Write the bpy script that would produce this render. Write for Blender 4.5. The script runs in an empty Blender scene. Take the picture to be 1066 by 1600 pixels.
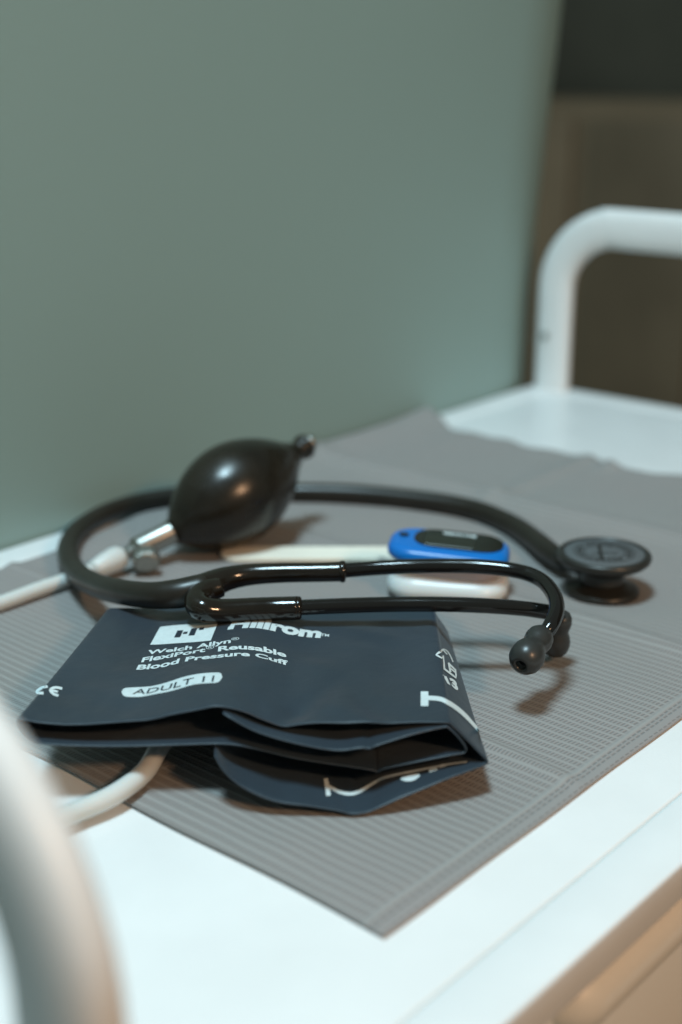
import bpy, bmesh, math, random
import numpy as np
from mathutils import Vector, Matrix, noise
from mathutils.bvhtree import BVHTree

R = math.radians
random.seed(4)
scene = bpy.context.scene
col = scene.collection

# ------------------------------------------------------------------ camera
FPX, PITCH, AZ, CAMH = 2110.0, R(18.48), R(40.9), 0.23
cam_d = bpy.data.cameras.new("camera")
cam = bpy.data.objects.new("camera", cam_d)
col.objects.link(cam)
cam.location = (0, 0, CAMH)
cam.rotation_euler = (R(90) - PITCH, 0, AZ - R(90))
cam_d.sensor_fit = 'VERTICAL'
cam_d.sensor_height = 36
cam_d.lens = FPX / 1600 * 36
cam_d.clip_start = 0.01
cam_d.clip_end = 50
cam_d.dof.use_dof = True
cam_d.dof.focus_distance = 0.490
cam_d.dof.aperture_fstop = 4.8
scene.camera = cam

# ------------------------------------------------------------------ world, lamps, exposure
world = bpy.data.worlds.new("World")
scene.world = world
world.use_nodes = True
bg = world.node_tree.nodes["Background"]
bg.inputs[0].default_value = (0.68, 0.84, 0.80, 1)
bg.inputs[1].default_value = 0.20


def area(name, loc, target, size, power, color, sy=None):
    d = bpy.data.lights.new(name, 'AREA')
    d.size = size
    if sy:
        d.shape = 'RECTANGLE'
        d.size_y = sy
    d.energy = power
    d.color = color
    o = bpy.data.objects.new(name, d)
    col.objects.link(o)
    o.location = loc
    o.rotation_euler = (Vector(target) - Vector(loc)).to_track_quat('-Z', 'Y').to_euler()
    return o


area("ceiling_lamp", (-0.04, 0.27, 1.95), (0.36, 0.32, 0), 0.36, 41.0, (0.60, 0.87, 0.985), 0.44)
area("warm_room_lamp", (0.12, -1.02, 0.88), (0.35, 0.33, 0), 0.16, 10.2, (1.0, 0.60, 0.34))

scene.view_settings.view_transform = 'Standard'
scene.view_settings.look = 'None'
scene.view_settings.exposure = 0.0
scene.view_settings.gamma = 1.0
scene.view_settings.use_curve_mapping = False
scene.render.engine = 'CYCLES'
scene.cycles.use_denoising = True
scene.cycles.max_bounces = 8

# ------------------------------------------------------------------ survey of the place
FW = Vector((math.cos(AZ) * math.cos(PITCH), math.sin(AZ) * math.cos(PITCH), -math.sin(PITCH)))
RT = Vector((math.sin(AZ), -math.cos(AZ), 0))
UP = RT.cross(FW)
CO = Vector((0, 0, CAMH))
VD = Vector((math.cos(AZ), math.sin(AZ), 0))       # away from the viewer along the table
ORG = Vector((0.2339, 0.3442, 0))                   # front left corner of the cuff


def ray(x, y):
    return FW + RT * ((x - 533) / FPX) - UP * ((y - 800) / FPX)


def P(x, y, z=0.0):
    r = ray(x, y)
    return CO + r * ((z - CAMH) / r.z)


def PV(x, y, v):
    r = ray(x, y)
    t = (v + (ORG - CO).dot(VD)) / r.dot(VD)
    return CO + r * t


# ------------------------------------------------------------------ helpers
def thing(name, label, cat, loc=(0, 0, 0), rz=0.0, group=None):
    o = bpy.data.objects.new(name, None)
    o.empty_display_size = 0.01
    col.objects.link(o)
    o.location = loc
    o.rotation_euler = (0, 0, rz)
    o["label"] = label
    o["category"] = cat
    if group:
        o["group"] = group
    return o


def link(name, me, mat, parent=None, smooth=True, label=None):
    o = bpy.data.objects.new(name, me)
    col.objects.link(o)
    if mat:
        me.materials.clear()
        me.materials.append(mat)
    if smooth:
        for p in me.polygons:
            p.use_smooth = True
    if parent:
        o.parent = parent
        inv = (Matrix.Translation(parent.location) @ parent.rotation_euler.to_matrix().to_4x4()).inverted()
        if parent.parent is None:
            o.matrix_parent_inverse = inv
        else:
            o.matrix_parent_inverse = (parent.matrix_basis).inverted()
    if label:
        o["label"] = label
    return o


def build(name, verts, faces, mat, parent=None, smooth=True, label=None):
    me = bpy.data.meshes.new(name)
    me.from_pydata([tuple(v) for v in verts], [], faces)
    me.update()
    bm = bmesh.new()
    bm.from_mesh(me)
    bmesh.ops.recalc_face_normals(bm, faces=bm.faces)
    bm.to_mesh(me)
    bm.free()
    return link(name, me, mat, parent, smooth, label)


def catmull(pts, n=10):
    """pts: list of tuples of floats (any length) -> densely interpolated list"""
    pts = [np.array(p, float) for p in pts]
    out = []
    ext = [2 * pts[0] - pts[1]] + pts + [2 * pts[-1] - pts[-2]]
    for i in range(1, len(ext) - 2):
        p0, p1, p2, p3 = ext[i - 1:i + 3]
        for k in range(n):
            t = k / n
            out.append(0.5 * ((2 * p1) + (-p0 + p2) * t + (2 * p0 - 5 * p1 + 4 * p2 - p3) * t * t
                              + (-p0 + 3 * p1 - 3 * p2 + p3) * t ** 3))
    out.append(pts[-1])
    return out


def tube_data(pts, nseg=20, cap='round', section=None, n=10, up=None):
    """pts: (x,y,z,r); sweeps a circle (or a section of unit 2-D points) along a smooth curve."""
    c = catmull(pts, n)
    pos = [Vector(q[:3]) for q in c]
    rad = [float(q[3]) for q in c]
    tang = []
    for i in range(len(pos)):
        a = pos[max(0, i - 1)]
        b = pos[min(len(pos) - 1, i + 1)]
        tang.append((b - a).normalized())
    sec = section or [(math.cos(2 * math.pi * k / nseg), math.sin(2 * math.pi * k / nseg)) for k in range(nseg)]
    m = len(sec)
    nrm = (up or Vector((0, 0, 1)))
    nrm = (nrm - tang[0] * nrm.dot(tang[0]))
    if nrm.length < 1e-4:
        nrm = Vector((1, 0, 0)) - tang[0] * tang[0].x
    nrm.normalize()
    rings = []
    seq = []
    if cap == 'round':
        for k in (0, 1, 2, 3):
            a = R(90) * k / 4
            seq.append((0, -math.cos(a), max(math.sin(a), 0.02)))
    for i in range(len(pos)):
        seq.append((i, 0, 1))
    if cap == 'round':
        for k in (3, 2, 1, 0):
            a = R(90) * k / 4
            seq.append((len(pos) - 1, math.cos(a), max(math.sin(a), 0.02)))
    last = 0
    verts, faces = [], []
    for (i, off, sc) in seq:
        if i != last:
            t0, t1 = tang[last], tang[i]
            ax = t0.cross(t1)
            if ax.length > 1e-9:
                nrm = Matrix.Rotation(t0.angle(t1), 3, ax.normalized()) @ nrm
            nrm = (nrm - t1 * nrm.dot(t1)).normalized()
            last = i
        bn = tang[i].cross(nrm)
        ctr = pos[i] + tang[i] * (off * rad[i])
        for (a, b) in sec:
            verts.append(ctr + (nrm * a + bn * b) * rad[i] * sc)
    nr = len(seq)
    for i in range(nr - 1):
        for k in range(m):
            faces.append((i * m + k, i * m + (k + 1) % m, (i + 1) * m + (k + 1) % m, (i + 1) * m + k))
    faces.append(tuple(range(m)))
    faces.append(tuple((nr - 1) * m + k for k in range(m)))
    return verts, faces


def tube(name, pts, mat, parent=None, **kw):
    v, f = tube_data(pts, **kw)
    return build(name, v, f, mat, parent)


def lathe(name, prof, base, axis, mat, parent=None, n=48, label=None, smooth=True, knurl=0.0):
    """prof: (r, h) along axis from base"""
    axis = Vector(axis).normalized()
    q = Vector((0, 0, 1)).rotation_difference(axis)
    verts, faces = [], []
    for (r, h) in prof:
        for k in range(n):
            a = 2 * math.pi * k / n
            rk = max(r, 1e-5) * (1 - (knurl if k % 4 < 2 else 0))
            verts.append(Vector(base) + q @ Vector((rk * math.cos(a), rk * math.sin(a), h)))
    for i in range(len(prof) - 1):
        for k in range(n):
            faces.append((i * n + k, i * n + (k + 1) % n, (i + 1) * n + (k + 1) % n, (i + 1) * n + k))
    faces.append(tuple(range(n)))
    faces.append(tuple((len(prof) - 1) * n + k for k in range(n)))
    return build(name, verts, faces, mat, parent, smooth, label)


def box(name, lo, hi, mat, parent=None, bevel=0.002, seg=3, label=None):
    bm = bmesh.new()
    bmesh.ops.create_cube(bm, size=1)
    lo, hi = Vector(lo), Vector(hi)
    for v in bm.verts:
        v.co = Vector(((v.co.x + .5) * (hi.x - lo.x) + lo.x, (v.co.y + .5) * (hi.y - lo.y) + lo.y,
                       (v.co.z + .5) * (hi.z - lo.z) + lo.z))
    if bevel:
        bmesh.ops.bevel(bm, geom=list(bm.edges), offset=bevel, segments=seg, affect='EDGES', profile=0.5)
    me = bpy.data.meshes.new(name)
    bm.to_mesh(me)
    bm.free()
    o = link(name, me, mat, parent, True, label)
    return o


# ------------------------------------------------------------------ materials
def mat(name, color, rough=0.5, metal=0.0, spec=0.5, coat=0.0, sheen=0.0, bump=None, var=None, trans=None):
    m = bpy.data.materials.new(name)
    m.use_nodes = True
    nt = m.node_tree
    b = nt.nodes["Principled BSDF"]
    b.inputs["Base Color"].default_value = (*color, 1)
    b.inputs["Roughness"].default_value = rough
    b.inputs["Metallic"].default_value = metal
    b.inputs["Specular IOR Level"].default_value = spec
    b.inputs["Coat Weight"].default_value = coat
    b.inputs["Coat Roughness"].default_value = 0.15
    b.inputs["Sheen Weight"].default_value = sheen
    tc = nt.nodes.new("ShaderNodeTexCoord")
    if var:   # (scale, amount) brightness and roughness mottling
        nz = nt.nodes.new("ShaderNodeTexNoise")
        nz.inputs["Scale"].default_value = var[0]
        nz.inputs["Detail"].default_value = 5
        nt.links.new(tc.outputs["Object"], nz.inputs["Vector"])
        mp = nt.nodes.new("ShaderNodeMapRange")
        mp.inputs["From Min"].default_value = 0.3
        mp.inputs["From Max"].default_value = 0.7
        mp.inputs["To Min"].default_value = 1 - var[1]
        mp.inputs["To Max"].default_value = 1 + var[1]
        nt.links.new(nz.outputs["Fac"], mp.inputs["Value"])
        mx = nt.nodes.new("ShaderNodeVectorMath")
        mx.operation = 'SCALE'
        mx.inputs[0].default_value = color
        nt.links.new(mp.outputs[0], mx.inputs["Scale"])
        nt.links.new(mx.outputs[0], b.inputs["Base Color"])
        mr = nt.nodes.new("ShaderNodeMath")
        mr.operation = 'MULTIPLY'
        mr.inputs[1].default_value = rough
        nt.links.new(mp.outputs[0], mr.inputs[0])
        nt.links.new(mr.outputs[0], b.inputs["Roughness"])
    if bump:  # (scale, distance)
        nz = nt.nodes.new("ShaderNodeTexNoise")
        nz.inputs["Scale"].default_value = bump[0]
        nz.inputs["Detail"].default_value = 4
        nt.links.new(tc.outputs["Object"], nz.inputs["Vector"])
        bp = nt.nodes.new("ShaderNodeBump")
        bp.inputs["Distance"].default_value = bump[1]
        nt.links.new(nz.outputs["Fac"], bp.inputs["Height"])
        nt.links.new(bp.outputs[0], b.inputs["Normal"])
    if trans:
        b.inputs["Subsurface Weight"].default_value = trans
        b.inputs["Subsurface Radius"].default_value = (0.01, 0.006, 0.004)
        b.inputs["Subsurface Scale"].default_value = 0.5
    return m


M = {}
M['paint'] = mat("white_powder_coat", (0.76, 0.765, 0.76), 0.38, bump=(900, 0.00010), var=(22, 0.035))
M['groove'] = mat("grey_joint_filler", (0.66, 0.70, 0.68), 0.5)
M['wall'] = mat("sage_green_paint", (0.262, 0.395, 0.385), 0.62, bump=(420, 0.00012), var=(3, 0.02))
M['rubber'] = mat("black_rubber", (0.014, 0.011, 0.007), 0.26, spec=0.45, bump=(120, 0.00012), var=(55, 0.35))
M['tubing'] = mat("black_pvc_tubing", (0.016, 0.013, 0.009), 0.38, spec=0.45, bump=(900, 0.00003), var=(50, 0.12))
M['sleeve'] = mat("glossy_black_vinyl", (0.012, 0.009, 0.006), 0.14, spec=0.5, bump=(260, 0.00005), var=(80, 0.2))
M['lacquer'] = mat("black_lacquered_steel", (0.008, 0.007, 0.006), 0.10, spec=0.6)
M['eartip'] = mat("grey_black_silicone", (0.029, 0.030, 0.028), 0.34, spec=0.5, bump=(500, 0.00004))
M['hole'] = mat("dark_hole", (0.003, 0.003, 0.003), 0.8)
M['chest'] = mat("smoked_black_steel", (0.028, 0.027, 0.023), 0.36, metal=0.2, spec=0.5)
M['face'] = mat("grey_disc_face", (0.105, 0.115, 0.120), 0.5, metal=0.1, bump=(800, 0.00003))
M['chrome'] = mat("chromed_brass", (0.36, 0.355, 0.33), 0.33, metal=1.0, bump=(300, 0.00004))
M['knob'] = mat("dull_nickel", (0.36, 0.36, 0.33), 0.34, metal=0.9)
M['pvc'] = mat("grey_white_pvc", (0.60, 0.62, 0.60), 0.36, var=(40, 0.04), trans=0.15)
M['nylon'] = mat("navy_coated_nylon", (0.020, 0.034, 0.048), 0.44, spec=0.45, sheen=0.08, var=(25, 0.10))
M['print'] = mat("pale_screen_print", (0.62, 0.70, 0.71), 0.5, var=(500, 0.06))
M['printdark'] = mat("navy_print", (0.02, 0.028, 0.04), 0.5)
M['blue'] = mat("blue_plastic", (0.003, 0.16, 0.54), 0.30, spec=0.5)
M['glass'] = mat("black_display_window", (0.008, 0.008, 0.006), 0.16, spec=0.5)
M['lcd'] = mat("unlit_display", (0.016, 0.018, 0.012), 0.30)
M['whiteplastic'] = mat("milky_plastic", (0.70, 0.74, 0.74), 0.32, trans=0.3)
M['greypad'] = mat("grey_silicone_pad", (0.33, 0.30, 0.31), 0.5)
M['wood'] = mat("pale_birch", (0.84, 0.79, 0.68), 0.55, var=(30, 0.05))
M['drawer'] = mat("cream_powder_coat", (0.82, 0.78, 0.70), 0.42, bump=(500, 0.00005))
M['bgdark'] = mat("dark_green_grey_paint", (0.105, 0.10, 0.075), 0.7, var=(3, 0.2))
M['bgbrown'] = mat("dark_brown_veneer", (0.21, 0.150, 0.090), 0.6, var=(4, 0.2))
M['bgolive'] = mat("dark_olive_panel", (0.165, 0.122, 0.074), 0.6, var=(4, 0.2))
M['floor'] = mat("grey_brown_vinyl", (0.12, 0.10, 0.08), 0.5, var=(3, 0.15))

# fabric bump for the coated nylon: very fine weave
nt = M['nylon'].node_tree
tc = nt.nodes.new("ShaderNodeTexCoord")
w1 = nt.nodes.new("ShaderNodeTexNoise")
w1.inputs["Scale"].default_value = 1500
w2 = nt.nodes.new("ShaderNodeTexNoise")
w2.inputs["Scale"].default_value = 55
w2.inputs["Detail"].default_value = 6
nt.links.new(tc.outputs["Object"], w1.inputs["Vector"])
nt.links.new(tc.outputs["Object"], w2.inputs["Vector"])
b1 = nt.nodes.new("ShaderNodeBump")
b1.inputs["Distance"].default_value = 0.00008
b2 = nt.nodes.new("ShaderNodeBump")
b2.inputs["Distance"].default_value = 0.0016
b2.inputs["Strength"].default_value = 0.5
nt.links.new(w1.outputs["Fac"], b1.inputs["Height"])
nt.links.new(w2.outputs["Fac"], b2.inputs["Height"])
nt.links.new(b1.outputs[0], b2.inputs["Normal"])
nt.links.new(b2.outputs[0], nt.nodes["Principled BSDF"].inputs["Normal"])


def mat_material():
    """knitted liner: rows of slanted slits between ribs, three stitched lines along the hem"""
    m = bpy.data.materials.new("grey_knit_liner")
    m.use_nodes = True
    nt = m.node_tree
    b = nt.nodes["Principled BSDF"]
    L = nt.links.new

    def math_(op, a, bb=None, clamp=False):
        n = nt.nodes.new("ShaderNodeMath")
        n.operation = op
        n.use_clamp = clamp
        for i, q in enumerate((a, bb)):
            if q is None:
                continue
            if isinstance(q, (int, float)):
                n.inputs[i].default_value = q
            else:
                L(q, n.inputs[i])
        return n.outputs[0]

    def rng(v, a, bb, c=0.0, d=1.0):
        n = nt.nodes.new("ShaderNodeMapRange")
        n.interpolation_type = 'SMOOTHSTEP'
        L(v, n.inputs["Value"])
        for k, q in zip(("From Min", "From Max", "To Min", "To Max"), (a, bb, c, d)):
            n.inputs[k].default_value = q
        return n.outputs[0]

    tc = nt.nodes.new("ShaderNodeTexCoord")
    warp = nt.nodes.new("ShaderNodeTexNoise")
    warp.inputs["Scale"].default_value = 45
    L(tc.outputs["Object"], warp.inputs["Vector"])
    sc = nt.nodes.new("ShaderNodeVectorMath")
    sc.operation = 'MULTIPLY_ADD'
    L(warp.outputs["Color"], sc.inputs[0])
    sc.inputs[1].default_value = (0.0012, 0.0012, 0)
    L(tc.outputs["Object"], sc.inputs[2])
    sep = nt.nodes.new("ShaderNodeSeparateXYZ")
    L(sc.outputs[0], sep.inputs[0])
    X, Y = sep.outputs[0], sep.outputs[1]
    RIB, ST = 0.0039, 0.00155
    fx = math_('FRACT', math_('DIVIDE', X, RIB))
    sl = math_('ADD', math_('DIVIDE', Y, ST), math_('MULTIPLY', fx, 0.35))
    fy = math_('FRACT', sl)
    tri_x = math_('ABSOLUTE', math_('SUBTRACT', fx, 0.5))      # 0 centre of the slit row, .5 rib
    tri_y = math_('ABSOLUTE', math_('SUBTRACT', fy, 0.5))
    slit = math_('MULTIPLY', rng(tri_x, 0.22, 0.36, 1, 0), rng(tri_y, 0.10, 0.30, 1, 0))
    rib = rng(tri_x, 0.25, 0.5, 0, 1)
    body = rng(Y, 0.2063, 0.2080)
    # hem stitches
    fs = math_('FRACT', math_('DIVIDE', X, 0.0034))
    dash = rng(math_('ABSOLUTE', math_('SUBTRACT', fs, 0.5)), 0.28, 0.40, 1, 0)

    def line(y0, w):
        return rng(math_('ABSOLUTE', math_('SUBTRACT', Y, y0)), w * .4, w, 1, 0)
    stitch = math_('MULTIPLY', dash, math_('ADD', line(0.2030, 0.0005), line(0.2046, 0.0005)), True)
    stitch = math_('ADD', stitch, math_('MULTIPLY', dash, line(0.1996, 0.0004)), True)
    hemrib = rng(math_('ABSOLUTE', math_('SUBTRACT', Y, 0.2062)), 0.0003, 0.0012, 1, 0)
    dark = math_('MAXIMUM', math_('MULTIPLY', slit, body), math_('MULTIPLY', stitch, math_('SUBTRACT', 1.0, body)))
    height = math_('SUBTRACT', math_('ADD', math_('MULTIPLY', math_('MULTIPLY', rib, body), 0.6), hemrib), math_('MULTIPLY', dark, 1.0))
    fine = nt.nodes.new("ShaderNodeTexNoise")
    fine.inputs["Scale"].default_value = 900
    L(tc.outputs["Object"], fine.inputs["Vector"])
    height = math_('ADD', height, math_('MULTIPLY', fine.outputs["Fac"], 0.6))
    bp = nt.nodes.new("ShaderNodeBump")
    bp.inputs["Distance"].default_value = 0.00024
    bp.inputs["Strength"].default_value = 0.8
    L(height, bp.inputs["Height"])
    L(bp.outputs[0], b.inputs["Normal"])
    blot = nt.nodes.new("ShaderNodeTexNoise")
    blot.inputs["Scale"].default_value = 9
    blot.inputs["Detail"].default_value = 6
    L(tc.outputs["Object"], blot.inputs["Vector"])
    ramp = nt.nodes.new("ShaderNodeMix")
    ramp.data_type = 'RGBA'
    ramp.inputs[6].default_value = (0.256, 0.262, 0.250, 1)
    ramp.inputs[7].default_value = (0.300, 0.258, 0.250, 1)
    L(blot.outputs["Fac"], ramp.inputs[0])
    mx = nt.nodes.new("ShaderNodeMix")
    mx.data_type = 'RGBA'
    L(math_('MULTIPLY', dark, 0.44), mx.inputs[0])
    L(ramp.outputs[2], mx.inputs[6])
    mx.inputs[7].default_value = (0.12, 0.105, 0.10, 1)
    mx2 = nt.nodes.new("ShaderNodeMix")
    mx2.data_type = 'RGBA'
    L(math_('MULTIPLY', math_('ADD', math_('MULTIPLY', rib, body), hemrib, True), 0.36), mx2.inputs[0])
    L(mx.outputs[2], mx2.inputs[6])
    mx2.inputs[7].default_value = (0.33, 0.34, 0.325, 1)
    L(mx2.outputs[2], b.inputs["Base Color"])
    b.inputs["Roughness"].default_value = 0.72
    b.inputs["Specular IOR Level"].default_value = 0.3
    return m


M['liner'] = mat_material()

# ------------------------------------------------------------------ the setting
o = box("floor", (-2.5, -2.5, -0.86), (4.5, 3.5, -0.84), M['floor'], bevel=0)
o["kind"] = "structure"
# far end of the room
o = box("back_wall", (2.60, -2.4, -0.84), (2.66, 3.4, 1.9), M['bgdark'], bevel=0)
o["kind"] = "structure"

cab = thing("cabinet", "dark brown cabinet far behind the cart in the gloom at right", "cabinet", (2.35, 0.6, -0.84))
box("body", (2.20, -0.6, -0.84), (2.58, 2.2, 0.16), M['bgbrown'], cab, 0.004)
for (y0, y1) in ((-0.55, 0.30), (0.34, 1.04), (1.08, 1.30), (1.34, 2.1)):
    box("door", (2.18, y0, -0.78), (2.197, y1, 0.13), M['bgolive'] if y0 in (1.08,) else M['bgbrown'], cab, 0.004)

# green partition panel beside the cart: its free end is rounded
prof = []
z0, z1 = -0.84, 0.62
rr = 0.045
levels = [-0.84, -0.3, 0.0, 0.06, 0.12, 0.18, 0.24, 0.30, 0.40, 0.62]
sect = [(-1.2, 0.0)] + [(0.3, 0.0), (0.6, 0.0)]
for k in range(0, 13):
    a = R(180) * k / 12
    sect.append((0.786 + 0.093 * math.sin(a), rr - rr * math.cos(a)))
sect += [(-1.2, 2 * rr)]
verts, faces = [], []
for z in levels:
    lean = 0.0
    if z > 0.02:
        lean = 0.032 * min(1, ((z - 0.02) / 0.26)) ** 1.6
    for (x, y) in sect:
        verts.append((x + (lean if x > 0.7 else 0), 0.5405 + y, z))
n = len(sect)
for i in range(len(levels) - 1):
    for k in range(n):
        faces.append((i * n + k, i * n + (k + 1) % n, (i + 1) * n + (k + 1) % n, (i + 1) * n + k))
faces.append(tuple(range(n)))
faces.append(tuple((len(levels) - 1) * n + k for k in range(n)))
wall = build("partition_wall", verts, faces, M['wall'])
wall["label"] = "plain grey green partition panel standing along the back of the white cart"
wall["category"] = "wall"
bv = wall.modifiers.new("edge", 'EDGE_SPLIT')
bv.split_angle = R(50)

# ------------------------------------------------------------------ white cart
X0, X1, Y0, Y1 = 0.112, 0.848, 0.1532, 0.5385
cart = thing("utility_cart", "white metal cart with rounded tube rails at both ends and a drawer below", "cart", (0.48, 0.35, -0.84))
box("tabletop", (X0 + 0.0205, Y0 + 0.0205, -0.012), (X1 - 0.0205, Y1 - 0.0205, -0.0001), M['paint'], cart, 0.0008)
# rim frame, one mesh with a slot between it and the panel
bm = bmesh.new()


def addbox(bm, lo, hi):
    r = bmesh.ops.create_cube(bm, size=1)
    lo, hi = Vector(lo), Vector(hi)
    for v in r['verts']:
        v.co = Vector(((v.co.x + .5) * (hi.x - lo.x) + lo.x, (v.co.y + .5) * (hi.y - lo.y) + lo.y,
                       (v.co.z + .5) * (hi.z - lo.z) + lo.z))


def frame_mesh(name, x0, x1, y0, y1, w, za, zb, bev, material, parent):
    vs = []
    for z in (za, zb):
        vs += [(x0, y0, z), (x1, y0, z), (x1, y1, z), (x0, y1, z),
               (x0 + w, y0 + w, z), (x1 - w, y0 + w, z), (x1 - w, y1 - w, z), (x0 + w, y1 - w, z)]
    fs = []
    for k in range(4):
        j = (k + 1) % 4
        fs += [(k, j, 4 + j, 4 + k), (8 + k, 8 + j, 12 + j, 12 + k),
               (k, j, 8 + j, 8 + k), (4 + k, 4 + j, 12 + j, 12 + k)]
    me = bpy.data.meshes.new(name)
    me.from_pydata(vs, [], fs)
    b = bmesh.new()
    b.from_mesh(me)
    bmesh.ops.recalc_face_normals(b, faces=b.faces)
    if bev:
        es = [e for e in b.edges if e.is_manifold and e.calc_face_angle(0) > 0.5]
        bmesh.ops.bevel(b, geom=es, offset=bev, segments=3, affect='EDGES', profile=0.5)
    b.to_mesh(me)
    b.free()
    return link(name, me, material, parent)


frame_mesh("rim", X0, X1, Y0, Y1, 0.0200, -0.0140, 0.0, 0.0012, M['paint'], cart)
frame_mesh("joint", X0 + 0.0195, X1 - 0.0195, Y0 + 0.0195, Y1 - 0.0195, 0.0016, -0.0135, -0.0012, 0, M['groove'], cart)
box("apron", (X0 + 0.004, Y0 + 0.014, -0.060), (X1 - 0.004, Y1 - 0.004, -0.0142), M['drawer'], cart, 0.0015)
# drawer front below, with its bar handle
dr = box("drawer_front", (X0 + 0.02, Y0 + 0.0100, -0.1700), (X1 - 0.02, Y0 + 0.0160, -0.0165), M['drawer'], cart, 0.003)
hz, hy, hr = -0.0275, Y0 + 0.0112, 0.0115
hp = [(hr * math.sin(R(9 * k)), hr * 1.25 * (1 - math.cos(R(9 * k)))) for k in range(11)]
hl = 0.395
hp = hp + [(hr, hl * f) for f in (0.1, 0.3, 0.5, 0.7, 0.9)] + [(r, hl - h) for (r, h) in reversed(hp)]
lathe("handle", hp, (0.280, hy, hz), (1, 0, 0), M['drawer'], dr, 40)
for (x, y) in ((X0 + 0.012, 0.178), (X1 - 0.012, 0.178), (X0 + 0.012, 0.520), (X1 - 0.012, 0.520)):
    box("leg", (x - 0.010, y - 0.014, -0.84), (x + 0.010, y + 0.014, -0.0145), M['paint'], cart, 0.004)

# rails: flat oval tube bent into a loop, thin along X
supe = []
for k in range(28):
    a = 2 * math.pi * k / 28
    c, s = math.cos(a), math.sin(a)
    supe.append((math.copysign(abs(c) ** 0.85, c) * 1.0, math.copysign(abs(s) ** 0.75, s) * 0.50))


def rail(x, screw_y, zt):
    rb, ra_, ya, yb, r = 0.046, 0.056, 0.1745, 0.5200, 0.0136
    pts = [(x, ya, -0.004, r), (x, ya, 0.02, r), (x, ya, zt - ra_ - 0.004, r)]
    for k in range(1, 8):
        a = R(90) * k / 8
        pts.append((x, ya + ra_ - ra_ * math.cos(a), zt - ra_ + ra_ * math.sin(a), r))
    pts += [(x, ya + ra_ + 0.004, zt, r), (x, (ya + yb) / 2, zt, r), (x, yb - rb - 0.004, zt, r)]
    for k in range(1, 8):
        a = R(90) * k / 8
        pts.append((x, yb - rb + rb * math.sin(a), zt - rb + rb * math.cos(a), r))
    pts += [(x, yb, zt - rb - 0.004, r), (x, yb, 0.02, r), (x, yb, -0.004, r)]
    ra = tube("rail", pts, M['paint'], cart, section=supe, n=4, up=Vector((0, 1, 0)), cap='flat')
    sx = x - 0.0066
    lathe("screw", [(0.0, 0.0), (0.0028, 0.0), (0.0030, 0.0006), (0.0026, 0.0012), (0.0012, 0.0012), (0.0010, 0.0004), (0, 0.0004)],
          (sx, screw_y, 0.0405), (-1, 0, 0), M['knob'], ra, n=20)


rail(X1 - 0.0105, 0.5235, 0.1200)
rail(X0 + 0.0125, 0.5235, 0.1166)

# ------------------------------------------------------------------ liner on the cart
def liner_z(x, y):
    z = 0.0012
    for fx, h, w in ((0.354, 0.0015, 0.0032), (0.472, 0.0024, 0.0050), (0.590, 0.0042, 0.0085)):
        d = abs(x - fx + 0.0015 * math.sin(y * 40))
        z += h * math.exp(-(d / w) ** 2)
    z += 0.0007 * (noise.noise(Vector((x * 14, y * 14, 1.3))) + 0.35) * min(1, (y - 0.195) * 25 + 0.1)
    z += 0.00035 * noise.noise(Vector((x * 50, y * 50, 4.0)))
    if x > 0.56:
        z += 0.0018 * min(1, (x - 0.56) * 30) * math.exp(-((y - 0.400) / 0.006) ** 2)
    # rides up against the partition at the far back
    if y > 0.505 and x > 0.42:
        z += 0.0035 * min(1, (y - 0.505) / 0.03) ** 1.5 * min(1, (x - 0.42) / 0.08)
    # small lifts along the far edge
    if x > 0.64:
        z += 0.0030 * ((x - 0.64) / 0.05) ** 2 * (0.4 + 0.6 * abs(math.sin(y * 31))) * 0.6
    d = math.hypot((x - 0.688) / 0.012, (y - 0.3803) / 0.006)
    z += 0.0045 * math.exp(-d * d)
    if x < 0.30:
        z += 0.0006 * max(0, 1 - (x - 0.2465) / 0.05)
    e = min(1.0, max(0.0, (y - 0.1978) / 0.012), max(0.0, (x - 0.2468) / 0.012) + 0.15)
    z = 0.0006 + (z - 0.0006) * (0.12 + 0.88 * e)
    return max(z, 0.0006)


NX, NY = 240, 190
verts, faces = [], []
for j in range(NY + 1):
    b = j / NY
    for i in range(NX + 1):
        a = i / NX
        yb_ = 0.5130 + (0.0245 * min(1, max(0, (a - 0.30) / 0.25)))     # back edge
        y = 0.1978 + (yb_ - 0.1978) * b
        xr = 0.690 + 0.0035 * math.sin(y * 48) + 0.0028 * math.sin(y * 95 + 1) + 0.0012 * math.sin(y * 210)
        if y > 0.47:
            xr += (y - 0.47) * 0.24
        xr -= 0.012 * math.exp(-((y - 0.42) / 0.045) ** 2) * 0.4
        xl = 0.2468 + 0.0006 * math.sin(y * 60)
        x = xl + (xr - xl) * a
        ye = y + (0.00015 * math.sin(x * 90) + 0.00012 * math.sin(x * 37)) * (1 - b)
        verts.append((x, ye, liner_z(x, y)))
for j in range(NY):
    for i in range(NX):
        k = j * (NX + 1) + i
        faces.append((k, k + 1, k + NX + 2, k + NX + 1))
liner = build("liner_cloth", verts, faces, M['liner'])
sm = liner.modifiers.new("thick", 'SOLIDIFY')
sm.thickness = 0.0004
sm.offset = -1
liner["label"] = "grey ribbed knit cloth spread under the instruments on the white cart"
liner["category"] = "cloth"

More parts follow.
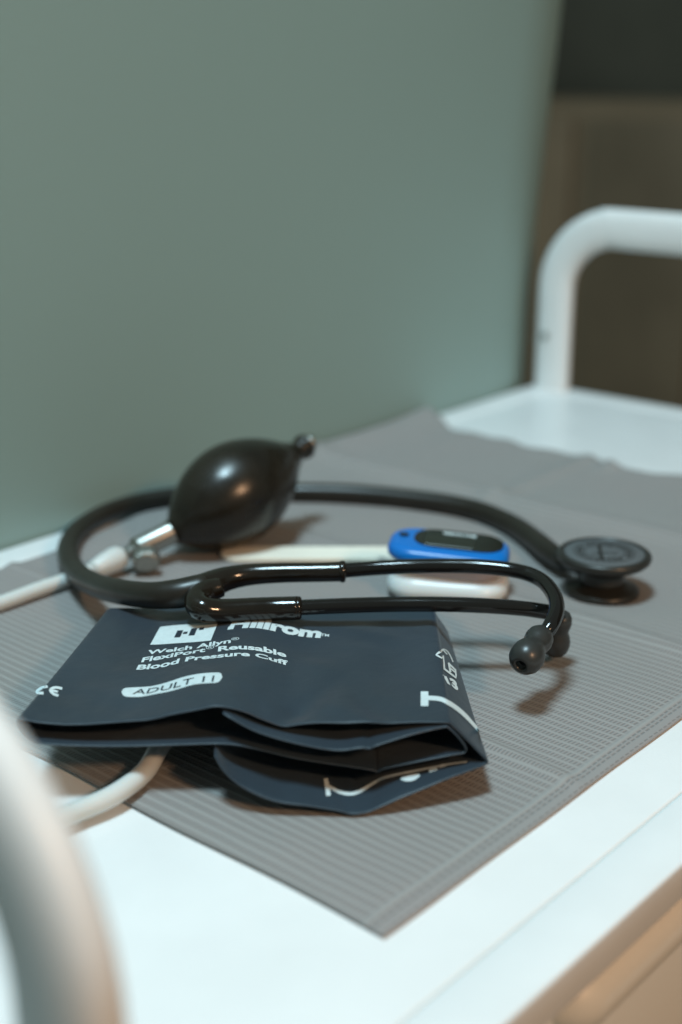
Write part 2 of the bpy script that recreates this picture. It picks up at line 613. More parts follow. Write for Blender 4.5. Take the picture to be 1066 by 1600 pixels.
# ------------------------------------------------------------------ blood pressure cuff: one coated strip rolled flat
front = [  # pixel x, y of the cut edge in the survey, and its set-back
    (335, 1180, -.009), (350, 1205, -.012), (380, 1232, -.0145), (430, 1254, -.0165), (500, 1263, -.0168), (540, 1270, -.0172), (555, 1275, -.0174),
    (562, 1277, -.0173), (570, 1273, -.0168), (620, 1252, -.014), (690, 1222, -.009), (735, 1205, -.005), (758, 1196, -.002), (762, 1191, -.0012),
    (748, 1176, -.001), (722, 1149, -.0005), (705, 1133, 0), (696, 1130, 0),
    (650, 1131, 0), (600, 1131, 0), (550, 1129, 0), (500, 1130, 0), (465, 1134, 0), (440, 1134, 0), (410, 1125, 0), (380, 1114, 0),
    (345, 1108, 0), (310, 1112, 0), (270, 1120, 0), (235, 1127, 0), (200, 1131, 0), (150, 1134, 0), (100, 1133, 0), (60, 1130, 0),
    (34, 1125, 0), (27, 1127, 0),
    (33, 1143, -.001), (50, 1158, -.002), (66, 1163, -.003),
    (110, 1166, -.003), (180, 1167, -.003), (245, 1166, -.003), (345, 1163, -.003), (400, 1171, -.0035), (470, 1187, -.004), (575, 1203, -.004),
    (590, 1207, -.004), (606, 1201, -.004), (700, 1182, -.002), (728, 1176, -.001),
    (722, 1160, -.001), (702, 1139, -.001), (690, 1138, -.001),
    (640, 1150, -.004), (590, 1166, -.0058), (577, 1171, -.006), (563, 1170, -.006), (525, 1174, -.006), (460, 1162, -.006), (400, 1144, -.005), (362, 1124, -.003), (347, 1115, -.001)]

NF = len(front)


def lerp(a, b, t):
    return a + (b - a) * t


def back_uz(i):
    if i <= 13:      # flap
        return lerp(0.060, 0.150, i / 13), lerp(0.0030, 0.0085, (i / 13) ** 3)
    if i <= 17:      # right fold, up
        k = (i - 13) / 4
        return lerp(0.151, 0.1435, k), lerp(0.0085, 0.0200, k)
    if i <= 34:      # top
        fx = front[i][0]
        u = lerp(0.013, 0.1435, (fx - 34) / (696 - 34))
        hump = 0.0030 * math.exp(-((u - 0.070) / 0.022) ** 2)
        return u, 0.0195 + hump
    if i <= 38:
        k = (i - 34) / 4
        return lerp(0.013, 0.018, k), lerp(0.0190, 0.0105, k)
    if i <= 49:
        fx = front[i][0]
        u = lerp(0.018, 0.143, (fx - 66) / (728 - 66))
        return u, 0.0088 + 0.002 * math.exp(-((u - 0.070) / 0.022) ** 2)
    if i <= 52:
        k = (i - 49) / 3
        return lerp(0.143, 0.139, k), lerp(0.0090, 0.0165, k)
    fx = front[i][0]
    u = lerp(0.075, 0.139, (fx - 347) / (690 - 347))
    return u, 0.0155 + 0.0028 * math.exp(-((u - 0.070) / 0.022) ** 2)


fp, bp_ = [], []
UD = RT
for i, (x, y, v) in enumerate(front):
    p = PV(x, y, v - 0.0095)
    p.z = max(p.z, 0.0034)
    fp.append(p)
    u, z = back_uz(i)
    q = ORG + UD * u + VD * 0.104
    q.z = z
    bp_.append(q)
SUB = 4
fd = catmull([tuple(p) for p in fp], SUB)
bd = catmull([tuple(p) for p in bp_], SUB)
NV = 46
verts, faces = [], []
N = len(fd)
for j in range(NV + 1):
    t = j / NV
    for i in range(N):
        a, b = Vector(fd[i]), Vector(bd[i])
        p = a.lerp(b, t)
        k = i / SUB                      # index in the control list
        w = 4 * t * (1 - t)
        if 17 <= k <= 34:                # top sheet: cloth-like waviness
            un = (p - ORG).dot(UD)
            edge = min(1, (k - 17) / 2, (34 - k) / 2)
            p.z += edge * (0.0011 * noise.noise(Vector((un * 28, t * 2.6, 2.0))) * (0.4 + w)
                           + 0.0006 * noise.noise(Vector((un * 70 + t * 5, t * 6, 7.0)))
                           + 0.0015 * (0.5 - abs(noise.noise(Vector((un * 34 + t * 2.5, t * 3.2 - un * 9, 3.0))))) * (1 - 0.5 * t))
            p.z += edge * 0.0010 * math.exp(-((un - 0.072 - 0.006 * t) / 0.026) ** 2) * w
            p.z -= edge * 0.0008 * math.exp(-((un - 0.108 + 0.02 * t) / 0.014) ** 2) * (1 - t) ** 2
            p.z -= 0.00035 * math.exp(-((un - 0.026) / 0.0010) ** 2)   # sewn seam
            # pulled creases that start at the front edge
            for (cu, sl_, dep) in ((0.088, 0.055, 0.0026), (0.082, -0.06, 0.0012), (0.066, -0.05, -0.0013), (0.034, 0.03, 0.0009), (0.103, 0.02, -0.0008), (0.122, -0.04, 0.0013), (0.018, -0.02, 0.0008)):
                p.z -= edge * dep * math.exp(-((un - cu - sl_ * t) / 0.0045) ** 2) * max(0, 1 - t * 2.1) ** 1.3 * min(1, 0.3 + t * 8)
        elif k < 13:
            p.z += 0.0010 * noise.noise(Vector((k * 0.6, t * 4, 9.0))) * (1 if t > 0.02 else 0)
            un = (p - ORG).dot(UD)
            for (cu, sl_, dep) in ((0.1125, 0.03, 0.0022), (0.1125, -0.05, 0.0016), (0.126, 0.01, -0.0010), (0.095, -0.02, -0.0010)):
                p.z -= dep * math.exp(-((un - cu - sl_ * t) / 0.0035) ** 2) * max(0, 1 - t * 3) * min(1, 0.2 + t * 12)
            p.z = max(p.z, 0.0034)
        elif 38 < k < 49 or k > 53:
            un = (p - ORG).dot(UD)
            p.z += 0.0012 * noise.noise(Vector((un * 40, t * 5, 5.0 + (k > 50)))) * min(1, t * 10)
        verts.append(p)
    # back edge of the roll is a little crushed: handled by bp_
for j in range(NV):
    for i in range(N - 1):
        k = j * N + i
        faces.append((k, k + 1, k + N + 1, k + N))
cuff = thing("blood_pressure_cuff", "folded navy blue nylon blood pressure cuff with white printed lettering", "blood pressure cuff",
             (0.32, 0.32, 0.0))
wrap = build("wrap", verts, faces, M['nylon'], cuff)
tree = BVHTree.FromPolygons([tuple(v) for v in verts], faces)
so = wrap.modifiers.new("thick", 'SOLIDIFY')
so.thickness = 0.0009
so.offset = 0
# light thread roughness on the cut edge
sb = wrap.modifiers.new("sub", 'SUBSURF')
sb.levels = 1
sb.render_levels = 1
HALF = 0.00045


def hit_px(x, y):
    loc, nrm, idx, d = tree.ray_cast(CO, ray(x, y).normalized())
    if loc is None:
        loc = P(x, y, 0.02)
        nrm = Vector((0, 0, 1))
    if nrm.dot(ray(x, y)) > 0:
        nrm = -nrm
    return loc, nrm


def drop(p, off=0.0):
    loc, nrm, idx, d = tree.ray_cast(Vector((p.x, p.y, 0.2)), Vector((0, 0, -1)))
    if loc is None:
        return p
    if nrm.z < 0:
        nrm = -nrm
    return loc + nrm * (HALF + 0.00012 + off)


def text_mesh(s, bold=0.02, shear=0.0):
    cu = bpy.data.curves.new("txt", 'FONT')
    cu.body = s
    cu.offset = bold
    cu.size = 1
    cu.shear = shear
    cu.resolution_u = 4
    ob = bpy.data.objects.new("txt", cu)
    col.objects.link(ob)
    bpy.context.view_layer.update()
    dg = bpy.context.evaluated_depsgraph_get()
    me = bpy.data.meshes.new_from_object(ob.evaluated_get(dg))
    bpy.data.objects.remove(ob)
    return me


def cut_grid(me, n=60):
    """slice a flat mesh with vertical lines so that it can follow a curved sheet"""
    bm = bmesh.new()
    bm.from_mesh(me)
    xs = [v.co.x for v in bm.verts]
    a, b = min(xs), max(xs)
    for k in range(1, n):
        x = a + (b - a) * k / n
        bmesh.ops.bisect_plane(bm, geom=list(bm.verts) + list(bm.edges) + list(bm.faces), plane_co=(x, 0, 0), plane_no=(1, 0, 0))
    bm.to_mesh(me)
    bm.free()
    return me


def print_text(name, s, LL, LR, UL, UR, material, cap=None, bold=0.02, shear=0.0, off=0.0, n=40):
    me = cut_grid(text_mesh(s, bold, shear), n)
    xs = [v.co.x for v in me.vertices]
    x0, x1 = min(xs), max(xs)
    c = cap or 0.73
    A, B, C_, D_ = (hit_px(*q)[0] for q in (LL, LR, UL, UR))
    for v in me.vertices:
        a = (v.co.x - x0) / (x1 - x0)
        b = v.co.y / c
        p = A.lerp(B, a).lerp(C_.lerp(D_, a), b)
        v.co = drop(p, off)
    return link(name, me, material, wrap, False)


print_text("brand_lettering", "Hillrom", (356, 985), (501, 998), (362, 970), (505, 984), M['print'], bold=0.05)
print_text("trademark_sign", "TM", (501, 995.5), (514, 997), (502, 991.5), (514.5, 993), M['print'], bold=0.02)
print_text("text_line", "Welch Allyn", (230, 1025), (361, 1006.5), (232.5, 1018), (362, 999.5), M['print'], bold=0.030)
print_text("registered_sign", "\u00ae", (361.5, 1003), (374, 1002), (362.5, 998.5), (374.5, 997.5), M['print'], bold=0.0)
print_text("text_line", "FlexiPort", (221, 1037), (321, 1020.5), (224, 1029.5), (322.5, 1013.5), M['print'], bold=0.030)
print_text("registered_sign", "\u00ae", (322, 1017), (335, 1015.8), (323, 1011.5), (335.5, 1010.5), M['print'], bold=0.0)
print_text("text_line", "Reusable", (341, 1020), (447, 1029), (342, 1012.5), (446, 1021.5), M['print'], bold=0.035)
print_text("text_line", "Blood Pressure Cuff", (213, 1048.5), (450, 1042), (217, 1041), (449, 1034.5), M['print'], bold=0.034)


def patch(name, LL, LR, UL, UR, material, nx=30, ny=6, shape=None, off=0.0):
    A, B, C_, D_ = (hit_px(*q)[0] for q in (LL, LR, UL, UR))
    verts, faces = [], []
    for j in range(ny + 1):
        for i in range(nx + 1):
            a, b = i / nx, j / ny
            if shape:
                a, b = shape(a, b)
            verts.append(drop(A.lerp(B, a).lerp(C_.lerp(D_, a), b), off))
    for j in range(ny):
        for i in range(nx):
            k = j * (nx + 1) + i
            faces.append((k, k + 1, k + nx + 2, k + nx + 1))
    return build(name, verts, faces, material, wrap, False)


FLG = ((235, 1009.5), (330, 1003), (251, 981.5), (342, 973))
patch("flag_emblem", *FLG, M['print'])


def sub_quad(a0, a1, b0, b1, sh=0.06):
    return lambda a, b: (a0 + (a1 - a0) * a, b0 + (b1 - b0) * b)


for nm, q in (("emblem_bar", (0.35, 0.45, 0.30, 0.66)), ("emblem_bar", (0.58, 0.68, 0.36, 0.72)),
              ("emblem_dot", (0.47, 0.54, 0.46, 0.57)), ("emblem_dot", (0.72, 0.80, 0.60, 0.72))):
    patch(nm, *FLG, M['printdark'], 6, 3, sub_quad(*q), 0.00012)


def pill(a, b):
    e = 0.055
    d = min(a, 1 - a)
    h = 1.0 if d > e else math.sqrt(max(0, 1 - ((e - d) / e) ** 2))
    return a, 0.5 + (b - 0.5) * h


patch("size_badge", (190, 1091), (346, 1069), (190, 1077.5), (349, 1053), M['print'], 60, 6, pill)
print_text("size_lettering", "ADULT 11", (207, 1087), (334, 1067.5), (212, 1079), (336, 1058), M['printdark'], bold=0.004, off=0.00012)


def stroke(name, pts, material=M['print'], width=None, smooth=True, n=6):
    """pts: pixel x, y, width"""
    c = catmull(pts, n) if smooth else [np.array(p, float) for p in pts]
    verts, faces = [], []
    if not smooth:
        cc = []
        for a, b in zip(c[:-1], c[1:]):
            for k in range(4):
                cc.append(a + (b - a) * k / 4)
        cc.append(c[-1])
        c = cc
    for i, q in enumerate(c):
        a = c[max(0, i - 1)]
        b = c[min(len(c) - 1, i + 1)]
        d = np.array([b[0] - a[0], b[1] - a[1]])
        d = d / (np.hypot(*d) + 1e-9)
        nx_, ny_ = -d[1], d[0]
        for s in (-0.5, 0, 0.5):
            loc, nrm = hit_px(q[0] + nx_ * q[2] * s, q[1] + ny_ * q[2] * s)
            verts.append(loc + nrm * (HALF + 0.0002))
    for i in range(len(c) - 1):
        for k in (0, 1):
            faces.append((i * 3 + k, i * 3 + k + 1, i * 3 + k + 4, i * 3 + k + 3))
    return build(name, verts, faces, material, wrap, False)


def strokes(name, lists, **kw):
    """several strokes of one sign joined into one mesh"""
    obs = [stroke("s", l, **kw) for l in lists]
    bm = bmesh.new()
    for o in obs:
        bm.from_mesh(o.data)
    me = bpy.data.meshes.new(name)
    bm.to_mesh(me)
    bm.free()
    for o in obs:
        bpy.data.objects.remove(o)
    return link(name, me, M['print'], wrap, False)


strokes("safety_mark", [
    [(74.5, 1075.3, 4), (65.5, 1077.2, 4.2), (58, 1083, 4.2), (62, 1085.6, 4), (68, 1085.6, 4)],
    [(97, 1078.5, 4), (88, 1076.8, 4), (81.5, 1078, 4.2), (78.6, 1081.5, 4.4), (83.5, 1087, 4.2), (91, 1089.6, 4)],
    [(90, 1083.4, 3.4), (85, 1082.2, 3.4), (80.5, 1081.4, 3)]])
strokes("arrow_sign", [
    [(690, 1016, 2.4), (681.5, 1026, 2.6), (688.5, 1030, 2.2), (690.5, 1026, 2.4)],
    [(690.5, 1026, 2.4), (692.5, 1047, 3.0), (711, 1061, 2.6), (709.5, 1047, 2.4)],
    [(690, 1017, 1.8), (697, 1024, 1.8)],
    [(699, 1037, 3.0), (702, 1052, 3.2)], [(699, 1038, 2.6), (710, 1049, 2.6)], [(701, 1045, 2.2), (709, 1052, 2.2)]], smooth=False)
stroke("arc_line", [(690.5, 1015.5, 1.6), (697, 1019, 1.6), (702, 1027, 1.6), (706, 1036, 1.6)])
print_text("size_number", "13", (697, 1068.5), (715, 1081), (691, 1056), (711, 1065), M['print'], bold=0.06, n=8)
stroke("index_block", [(663.5, 1083, 12), (663.5, 1094, 12), (663.5, 1106, 12)], smooth=False)
stroke("range_line", [(668, 1093, 7), (688, 1095, 7), (704, 1103, 7), (722, 1117, 6.5), (738, 1134, 5), (747, 1145, 4)])
stroke("index_block", [(508, 1219, 7), (511, 1232, 7), (513, 1246, 7)], smooth=False)
stroke("range_line", [(513, 1231, 5), (528, 1239, 5.5), (545, 1243, 5.5), (560, 1240, 5.5), (578, 1230, 5), (598, 1219, 4.5),
                      (620, 1213, 4), (660, 1205, 3), (700, 1197, 2.4), (730, 1193, 2)])
stroke("printed_oval", [(627, 1219, 4), (636, 1219, 9), (646, 1217, 10), (656, 1213, 5)])
stroke("printed_figure", [(671, 1208, 4), (677, 1205, 6), (684, 1204, 4)])
stroke("printed_figure", [(687, 1201, 3), (692, 1199, 5), (698, 1198, 3)])

# ------------------------------------------------------------------ air hose
def PP(x, y, z, r):
    p = P(x, y, z)
    return (p.x, p.y, p.z, r)


hose = thing("air_hose", "thin grey white air hose from under the cuff to the bulb valve", "hose", tuple(P(120, 1262, 0)))
tube("hose_tube", [PP(300, 1105, .0062, .0034), PP(268, 1140, .0070, .0034), PP(247, 1172, .0075, .0034), PP(224, 1208, .0065, .0034), PP(180, 1241, .0058, .0034),
                   PP(130, 1264, .0054, .0034), PP(80, 1280, .0056, .0034), PP(10, 1275, .0060, .0034), PP(-90, 1215, .0060, .0034),
                   PP(-190, 1110, .0055, .0034), PP(-170, 1020, .0055, .0034), PP(-60, 962, .0055, .0034),
                   PP(0, 943, .0055, .0033), PP(60, 921, .0058, .0033), PP(110, 904, .0064, .0033), PP(150, 889, .0078, .0032)], M['pvc'], hose)
a_ = P(143, 892, .0078)
b_ = P(190, 869, .0105)
lathe("connector", [(0.0, 0), (0.0036, 0.0), (0.0044, 0.003), (0.0052, 0.007), (0.0058, 0.013), (0.0054, 0.0165), (0.0034, 0.0185), (0.0026, 0.020), (0.0024, 0.024), (0, 0.024)],
      a_, b_ - a_, M['pvc'], hose, 28)

# ------------------------------------------------------------------ inflation bulb
b0 = P(272, 834, .0165)
b1 = P(468, 703, .0430)
ax = (b1 - b0).normalized()
Lb = (b1 - b0).length
bulb = thing("inflation_bulb", "oval black rubber squeeze bulb with a metal air valve lying on the cloth", "inflation bulb", tuple(P(350, 845, 0)))
prof = [(0.0, -0.001), (0.0060, 0.0), (0.0072, 0.002)]
Lm = Lb * 0.90
for k in range(1, 26):
    s = k / 26
    r = 0.0250 * (math.sin(math.pi * (0.055 + 0.89 * s)) ** 0.72) * (1 - 0.06 * (s - 0.5))
    prof.append((max(r, 0.0065), 0.002 + s * Lm))
prof += [(0.0066, 0.004 + Lm), (0.0052, 0.006 + Lm), (0.0050, 0.0085 + Lm), (0.0062, 0.0095 + Lm), (0.0065, 0.0125 + Lm), (0.0055, 0.014 + Lm), (0.0, 0.014 + Lm)]
lathe("bulb_body", prof, b0, ax, M['rubber'], bulb, 64)
lathe("inlet_valve", [(0.0, 0), (0.0042, 0), (0.0042, 0.0026), (0.0034, 0.0034), (0.0014, 0.0034), (0.0010, 0.002), (0, 0.002)],
      b0 + ax * (Lm + 0.0139), ax, M['chrome'], bulb, 28)
# valve body towards the hose
v0 = P(274, 829, .0165)
v1 = P(198, 866, .0115)
vax = v1 - v0
vl = vax.length
lathe("air_valve", [(0.0, -0.004), (0.0062, -0.004), (0.0064, 0.002), (0.0060, 0.003), (0.0056, 0.0035), (0.0056, vl * 0.80), (0.0050, vl * 0.82),
                    (0.0036, vl * 0.84), (0.0034, vl * 0.95), (0.0026, vl * 0.97), (0.0026, vl * 1.05), (0, vl * 1.05)], v0, vax, M['chrome'], bulb, 36)
k0 = v0 + vax * 0.62
kd = (RT * 0.15 - VD * 0.9 + Vector((0, 0, -0.30))).normalized()
kn = []
lathe("valve_stem", [(0, 0), (0.0036, 0), (0.0036, 0.008), (0, 0.008)], k0, kd, M['chrome'], bulb, 24)
lathe("release_knob", [(0, 0.007), (0.0056, 0.007), (0.0064, 0.0080), (0.0064, 0.0135), (0.0058, 0.0145), (0.0030, 0.0150), (0, 0.0150)],
      k0, kd, M['knob'], bulb, 72, knurl=0.09)

# ------------------------------------------------------------------ wooden tongue depressor
s0 = P(345, 868.5, 0.0024)
s1 = P(738, 868.5, 0.0024)
dx = (s1 - s0)
Ls = dx.length
dx.normalize()
dy = Vector((-dx.y, dx.x, 0))
pts = []
hw = 0.0088
for k in range(13):
    a = R(90) + R(180) * k / 12
    pts.append((hw + hw * math.cos(a) , hw * math.sin(a)))
for k in range(13):
    a = -R(90) + R(180) * k / 12
    pts.append((Ls - hw + hw * math.cos(a), hw * math.sin(a)))
bm = bmesh.new()
vs = [bm.verts.new(s0 + dx * a + dy * b) for a, b in pts]
f = bm.faces.new(vs)
r = bmesh.ops.extrude_face_region(bm, geom=[f])
for v in r['geom']:
    if isinstance(v, bmesh.types.BMVert):
        v.co.z += 0.0018
bmesh.ops.recalc_face_normals(bm, faces=bm.faces)
bmesh.ops.bevel(bm, geom=[e for e in bm.edges if e.calc_face_angle(0) > 1.2], offset=0.0004, segments=2, affect='EDGES')
me = bpy.data.meshes.new("tongue_depressor")
bm.to_mesh(me)
bm.free()
td = link("tongue_depressor", me, M['wood'], None, False)
td["label"] = "pale wooden tongue depressor with a round end lying beside the oximeter"
td["category"] = "tongue depressor"

# ------------------------------------------------------------------ pulse oximeter
oc = P(702, 845, 0.0265)
oL = P(607, 845, 0.0265)
oR = P(797, 856, 0.0265)
ex = (oR - oL)
OL = ex.length
ex.normalize()
ey = Vector((-ex.y, ex.x, 0))
oc = Vector((oc.x, oc.y, 0))
oxi = thing("pulse_oximeter", "small blue and white fingertip pulse oximeter with a black display", "pulse oximeter", tuple(oc))


def rrect(hx, hy, r, n=9):
    out = []
    for (cx, cy, a0) in ((hx - r, hy - r, 0), (-hx + r, hy - r, 90), (-hx + r, -hy + r, 180), (hx - r, -hy + r, 270)):
        for k in range(n):
            a = R(a0 + 90 * k / (n - 1))
            out.append((cx + r * math.cos(a), cy + r * math.sin(a)))
    return out


def stack(name, layers, material, parent, label=None):
    """layers: (hx, hy, r, z, tilt) rounded rectangles piled up"""
    verts, faces = [], []
    m = None
    for (hx, hy, r, z) in layers:
        pts = rrect(hx, hy, r)
        m = len(pts)
        for (a, b) in pts:
            verts.append(oc + ex * a + ey * b + Vector((0, 0, z + 0.0016 * a / 0.027 * (-1 if z > 0.012 else 0))))
    for i in range(len(layers) - 1):
        for k in range(m):
            faces.append((i * m + k, i * m + (k + 1) % m, (i + 1) * m + (k + 1) % m, (i + 1) * m + k))
    faces.append(tuple(range(m)))
    faces.append(tuple((len(layers) - 1) * m + k for k in range(m)))
    return build(name, verts, faces, material, parent, True, label)


h = OL / 2
stack("lower_shell", [(h - .006, .0125, .010, .0022), (h - .002, .0165, .0125, .0034), (h, .0185, .0135, .0056), (h, .0185, .0135, .0085), (h - .0012, .0170, .013, .0118), (h - .004, .0135, .011, .0132)],
      M['whiteplastic'], oxi)
stack("finger_pad", [(h - .005, .0130, .011, .0125), (h - .0035, .0140, .012, .0140), (h - .0035, .0140, .012, .0195), (h - .005, .013, .011, .0205)], M['greypad'], oxi)
stack("upper_shell", [(h - .003, .0140, .0105, .0196), (h - .0006, .0164, .0120, .0200), (h, .0170, .0125, .0208), (h, .0170, .0125, .0225), (h - .0005, .0165, .0122, .0242), (h - .0016, .0154, .0115, .0253), (h - .0034, .0138, .0100, .0259), (h - .006, .011, .009, .0261)],
      M['blue'], oxi)


def oxp(a, b, z):
    return oc + ex * a + ey * b + Vector((0, 0, z - 0.0016 * a / 0.027))


def plate(name, cx, cy, hx, hy, r, z, zt, material, parent):
    pts = rrect(hx, hy, r)
    m = len(pts)
    verts = [oxp(cx + a, cy + b, z) for a, b in pts] + [oxp(cx + a, cy + b, zt) for a, b in pts] + \
            [oxp(cx + a * .985, cy + b * .97, zt + 0.0002) for a, b in pts]
    faces = []
    for i in range(2):
        for k in range(m):
            faces.append((i * m + k, i * m + (k + 1) % m, (i + 1) * m + (k + 1) % m, (i + 1) * m + k))
    faces.append(tuple(range(m)))
    faces.append(tuple(2 * m + k for k in range(m)))
    return build(name, verts, faces, material, parent, False)


dw = plate("display_window", 0.0042, 0.0022, 0.0200, 0.0118, 0.0100, 0.0245, 0.0263, M['glass'], oxi)
plate("display", 0.0005, -0.0012, 0.0110, 0.0068, 0.0006, 0.0262, 0.02665, M['lcd'], dw)
plate("button", -0.0205, 0.0020, 0.0022, 0.0020, 0.0019, 0.0255, 0.0266, M['glass'], oxi)
me = text_mesh("9001011NE", 0.05)
xs = [v.co.x for v in me.vertices]
for v in me.vertices:
    a = (v.co.x - min(xs)) / (max(xs) - min(xs))
    v.co = oxp(-0.0035 + 0.0150 * a, 0.0074 + 0.0032 * v.co.y / 0.73, 0.02672)
link("display_lettering", me, M['print'], dw, False)

# ------------------------------------------------------------------ stethoscope
st = thing("stethoscope", "black stethoscope looped round the bulb with its ear tubes across the cuff", "stethoscope", tuple(P(600, 860, 0)))
r_ = 0.0050
cb = P(940, 931, 0.0)          # centre of the chest piece on the cloth
cx_, cy_ = cb.x, cb.y
cz = cb.z
stem_dir = (P(870, 874, .0095) - Vector((cx_, cy_, .0095))).normalized()
tube("chest_tubing", [
    tuple(Vector((cx_, cy_, 0.0095)) + stem_dir * 0.024) + (0.0044,), PP(858, 862, .0090, .0052), PP(832, 842, .0075, .0055),
    PP(800, 821, .0066, .0056), PP(750, 800, .0064, .0056), PP(690, 787, .0064, .0056), PP(600, 776, .0064, .0055), PP(530, 771, .0064, .0055),
    PP(460, 770, .0064, .0054), PP(390, 770, .0064, .0053), PP(320, 772, .0064, .0052), PP(262, 778, .0064, .0052), PP(205, 789, .0064, .0052), PP(158, 806, .0064, .0052),
    PP(120, 832, .0066, .0052), PP(106, 862, .0072, .0052), PP(118, 893, .0100, .0052), PP(150, 914, .0170, .0052), PP(190, 925, .0250, .0052),
    PP(235, 930, .0300, .0053), PP(275, 928, .0322, .0058), PP(312, 921, .0335, .0060)], M['tubing'], st, n=8, nseg=24)
# moulded yoke: two sleeves leaving the tubing
tube("yoke_sleeve", [PP(285, 927, .0325, .0050), PP(320, 918, .0335, .0058), PP(352, 905, .0345, .0050), PP(390, 898, .0352, .0044), PP(440, 895, .0358, .0041),
                     PP(500, 894, .0363, .0040), PP(534, 893, .0366, .0041)], M['sleeve'], st, n=8, nseg=24, cap='flat')
tube("yoke_sleeve", [PP(345, 917, .0345, .0040), PP(322, 925, .0335, .0048), PP(308, 938, .0325, .0050), PP(316, 951, .0315, .0049), PP(345, 955, .0300, .0048),
                     PP(390, 953, .0297, .0047), PP(430, 951, .0297, .0046), PP(466, 950, .0300, .0046)], M['sleeve'], st, n=8, nseg=24, cap='flat')
for (px, py, pz, d) in ((536, 893, .0366, 1), (467, 950, .0300, 1)):
    p = P(px, py, pz)
    q = P(px + 20, py, pz)
    lathe("sleeve_collar", [(0.0030, -0.0018), (0.0040, -0.0016), (0.0045, -0.0006), (0.0045, 0.0004), (0.0039, 0.0011), (0.0030, 0.0012)],
          p, q - p, M['sleeve'], st, 28)
rb = 0.0030
tube("ear_tube", [PP(520, 893, .0365, rb), PP(580, 888, .0372, rb), PP(640, 885, .0380, rb), PP(700, 884, .0384, rb), PP(760, 886, .0385, rb),
                  PP(812, 893, .0382, rb), PP(845, 906, .0375, rb), PP(864, 927, .0362, rb), PP(870, 950, .0340, rb), PP(862, 975, .0308, rb), PP(848, 994, .0275, rb * .95)],
     M['lacquer'], st, n=8, nseg=24)
tube("ear_tube", [PP(450, 950, .0300, rb), PP(520, 947, .0300, rb), PP(600, 944.5, .0300, rb), PP(680, 944, .0302, rb), PP(750, 946, .0300, rb),
                  PP(810, 950, .0290, rb), PP(848, 955, .0275, rb), PP(866, 959, .0258, rb), PP(876, 967, .0220, rb * .9)],
     M['lacquer'], st, n=8, nseg=24)


def eartip(p0, p1, s=1.0):
    d = p1 - p0
    pr = [(0.0030, -0.0012), (0.0042, -0.0008), (0.0052, 0.0010), (0.0056, 0.0035), (0.0053, 0.0058), (0.0049, 0.0074), (0.0050, 0.0088), (0.0058, 0.0104),
          (0.0066, 0.0128), (0.0068, 0.0150), (0.0064, 0.0174), (0.0052, 0.0196), (0.0036, 0.0208), (0.0026, 0.0211), (0.0021, 0.0205), (0.0018, 0.0180)]
    e = lathe("ear_tip", [(a * s, b * s) for a, b in pr], p0, d, M['eartip'], st, 40)
    lathe("bore", [(0.0, 0.0178 * s), (0.0019 * s, 0.0178 * s), (0.0019 * s, 0.0182 * s), (0.0, 0.0182 * s)], p0, d, M['hole'], e, 20)


t0 = P(847, 992, .0280)
t1 = P(811, 1044, .0228)
eartip(t0, t1, 0.95)
u0 = P(877, 961, .0235)
u1 = P(868, 1004, .0110)
eartip(u0, u1, 0.86)

# chest piece
C3 = Vector((cx_, cy_, 0))
lathe("small_bell", [(0.0, 0.0014), (0.0150, 0.0014), (0.0163, 0.0018), (0.0168, 0.0028), (0.0166, 0.0042), (0.0150, 0.0052), (0.0118, 0.0062), (0.0105, 0.0072), (0, 0.0072)],
      C3, (0, 0, 1), M['chest'], st, 64)
lathe("body", [(0.0, 0.0070), (0.0104, 0.0070), (0.0098, 0.0085), (0.0096, 0.0115), (0.0104, 0.0140), (0.0150, 0.0163), (0, 0.0163)], C3, (0, 0, 1), M['chest'], st, 48)
C3b = C3 + Vector((0, 0, 0.0030))
dv = lathe("diaphragm_ring", [(0.0, 0.0128), (0.0168, 0.0128), (0.0192, 0.0138), (0.0207, 0.0152), (0.0211, 0.0164), (0.0208, 0.0176), (0.0200, 0.0183), (0.0190, 0.0185), (0.0182, 0.0182), (0.0181, 0.0178), (0, 0.0178)],
           C3b, (0, 0, 1), M['chest'], st, 80)
lathe("disc_face", [(0.0, 0.0176), (0.0178, 0.0176), (0.0178, 0.0180), (0.0176, 0.01815), (0.0, 0.01815)], C3b, (0, 0, 1), M['face'], dv, 64)
lathe("stem", [(0.0, 0.006), (0.0042, 0.006), (0.0042, 0.020), (0.0036, 0.021), (0.0036, 0.028), (0, 0.028)], C3 + Vector((0, 0, 0.0105)), stem_dir, M['chest'], st, 28)


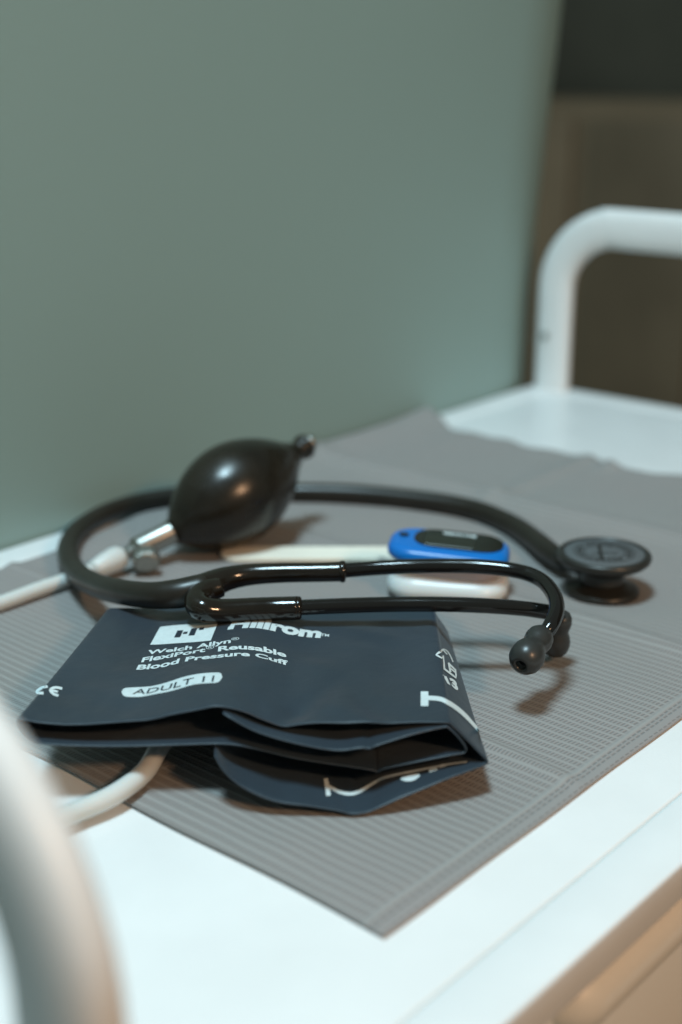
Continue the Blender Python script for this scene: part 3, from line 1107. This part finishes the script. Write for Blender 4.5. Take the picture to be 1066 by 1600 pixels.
def ringmark(name, r0, r1, z=0.0213):
    verts, faces = [], []
    n = 64
    for k in range(n):
        a = 2 * math.pi * k / n
        for r in (r0, r1):
            verts.append(C3 + Vector((r * math.cos(a), r * math.sin(a), z)))
    for k in range(n):
        j = (k + 1) % n
        faces.append((k * 2, j * 2, j * 2 + 1, k * 2 + 1))
    return build(name, verts, faces, M['chest'], dv, False)


ringmark("engraved_ring", 0.0132, 0.0136)
ringmark("engraved_ring", 0.0088, 0.0092)
# engraved dashes standing for the worn lettering round the face, and the tall L with its loop and cross bar
bm = bmesh.new()
for k in range(26):
    if k in (6, 19):
        continue
    a = 2 * math.pi * k / 26
    for s in ((-0.0007, -0.0002), (0.0003, 0.0008)):
        q = []
        for (t, rr2) in ((s[0], 0.0100), (s[1], 0.0100), (s[1], 0.0124), (s[0], 0.0124)):
            e1 = Vector((math.cos(a), math.sin(a), 0))
            e2 = Vector((-math.sin(a), math.cos(a), 0))
            q.append(bm.verts.new(C3 + e1 * rr2 + e2 * t + Vector((0, 0, 0.0213))))
        bm.faces.new(q)
me = bpy.data.meshes.new("engraved_marks")
bm.to_mesh(me)
bm.free()
link("engraved_marks", me, M['chest'], dv, False)
verts, faces = [], []


def flatstroke(pts, w):
    base = len(verts)
    for i, (a, b) in enumerate(pts):
        p, q = pts[max(0, i - 1)], pts[min(len(pts) - 1, i + 1)]
        d = Vector((q[0] - p[0], q[1] - p[1]))
        d.normalize()
        nx_, ny_ = -d.y, d.x
        for s in (-.5, .5):
            verts.append(C3 + RT * (a + nx_ * w * s) + VD * (b + ny_ * w * s) + Vector((0, 0, 0.02135)))
    for i in range(len(pts) - 1):
        k = base + i * 2
        faces.append((k, k + 1, k + 3, k + 2))


flatstroke([(-0.0026, -0.0095), (-0.0022, -0.003), (-0.0014, 0.003), (-0.0010, 0.0085)], 0.0017)
flatstroke([(-0.0010, 0.0078), (0.0015, 0.0092), (0.0038, 0.0080), (0.0040, 0.0062)], 0.0010)
flatstroke([(-0.0060, -0.0030), (-0.001, -0.0016), (0.0060, -0.0020)], 0.0008)
flatstroke([(-0.0052, -0.0082), (-0.0026, -0.0096), (0.0030, -0.0078), (0.0062, -0.0086)], 0.0009)
build("emblem", verts, faces, M['chest'], dv, False)
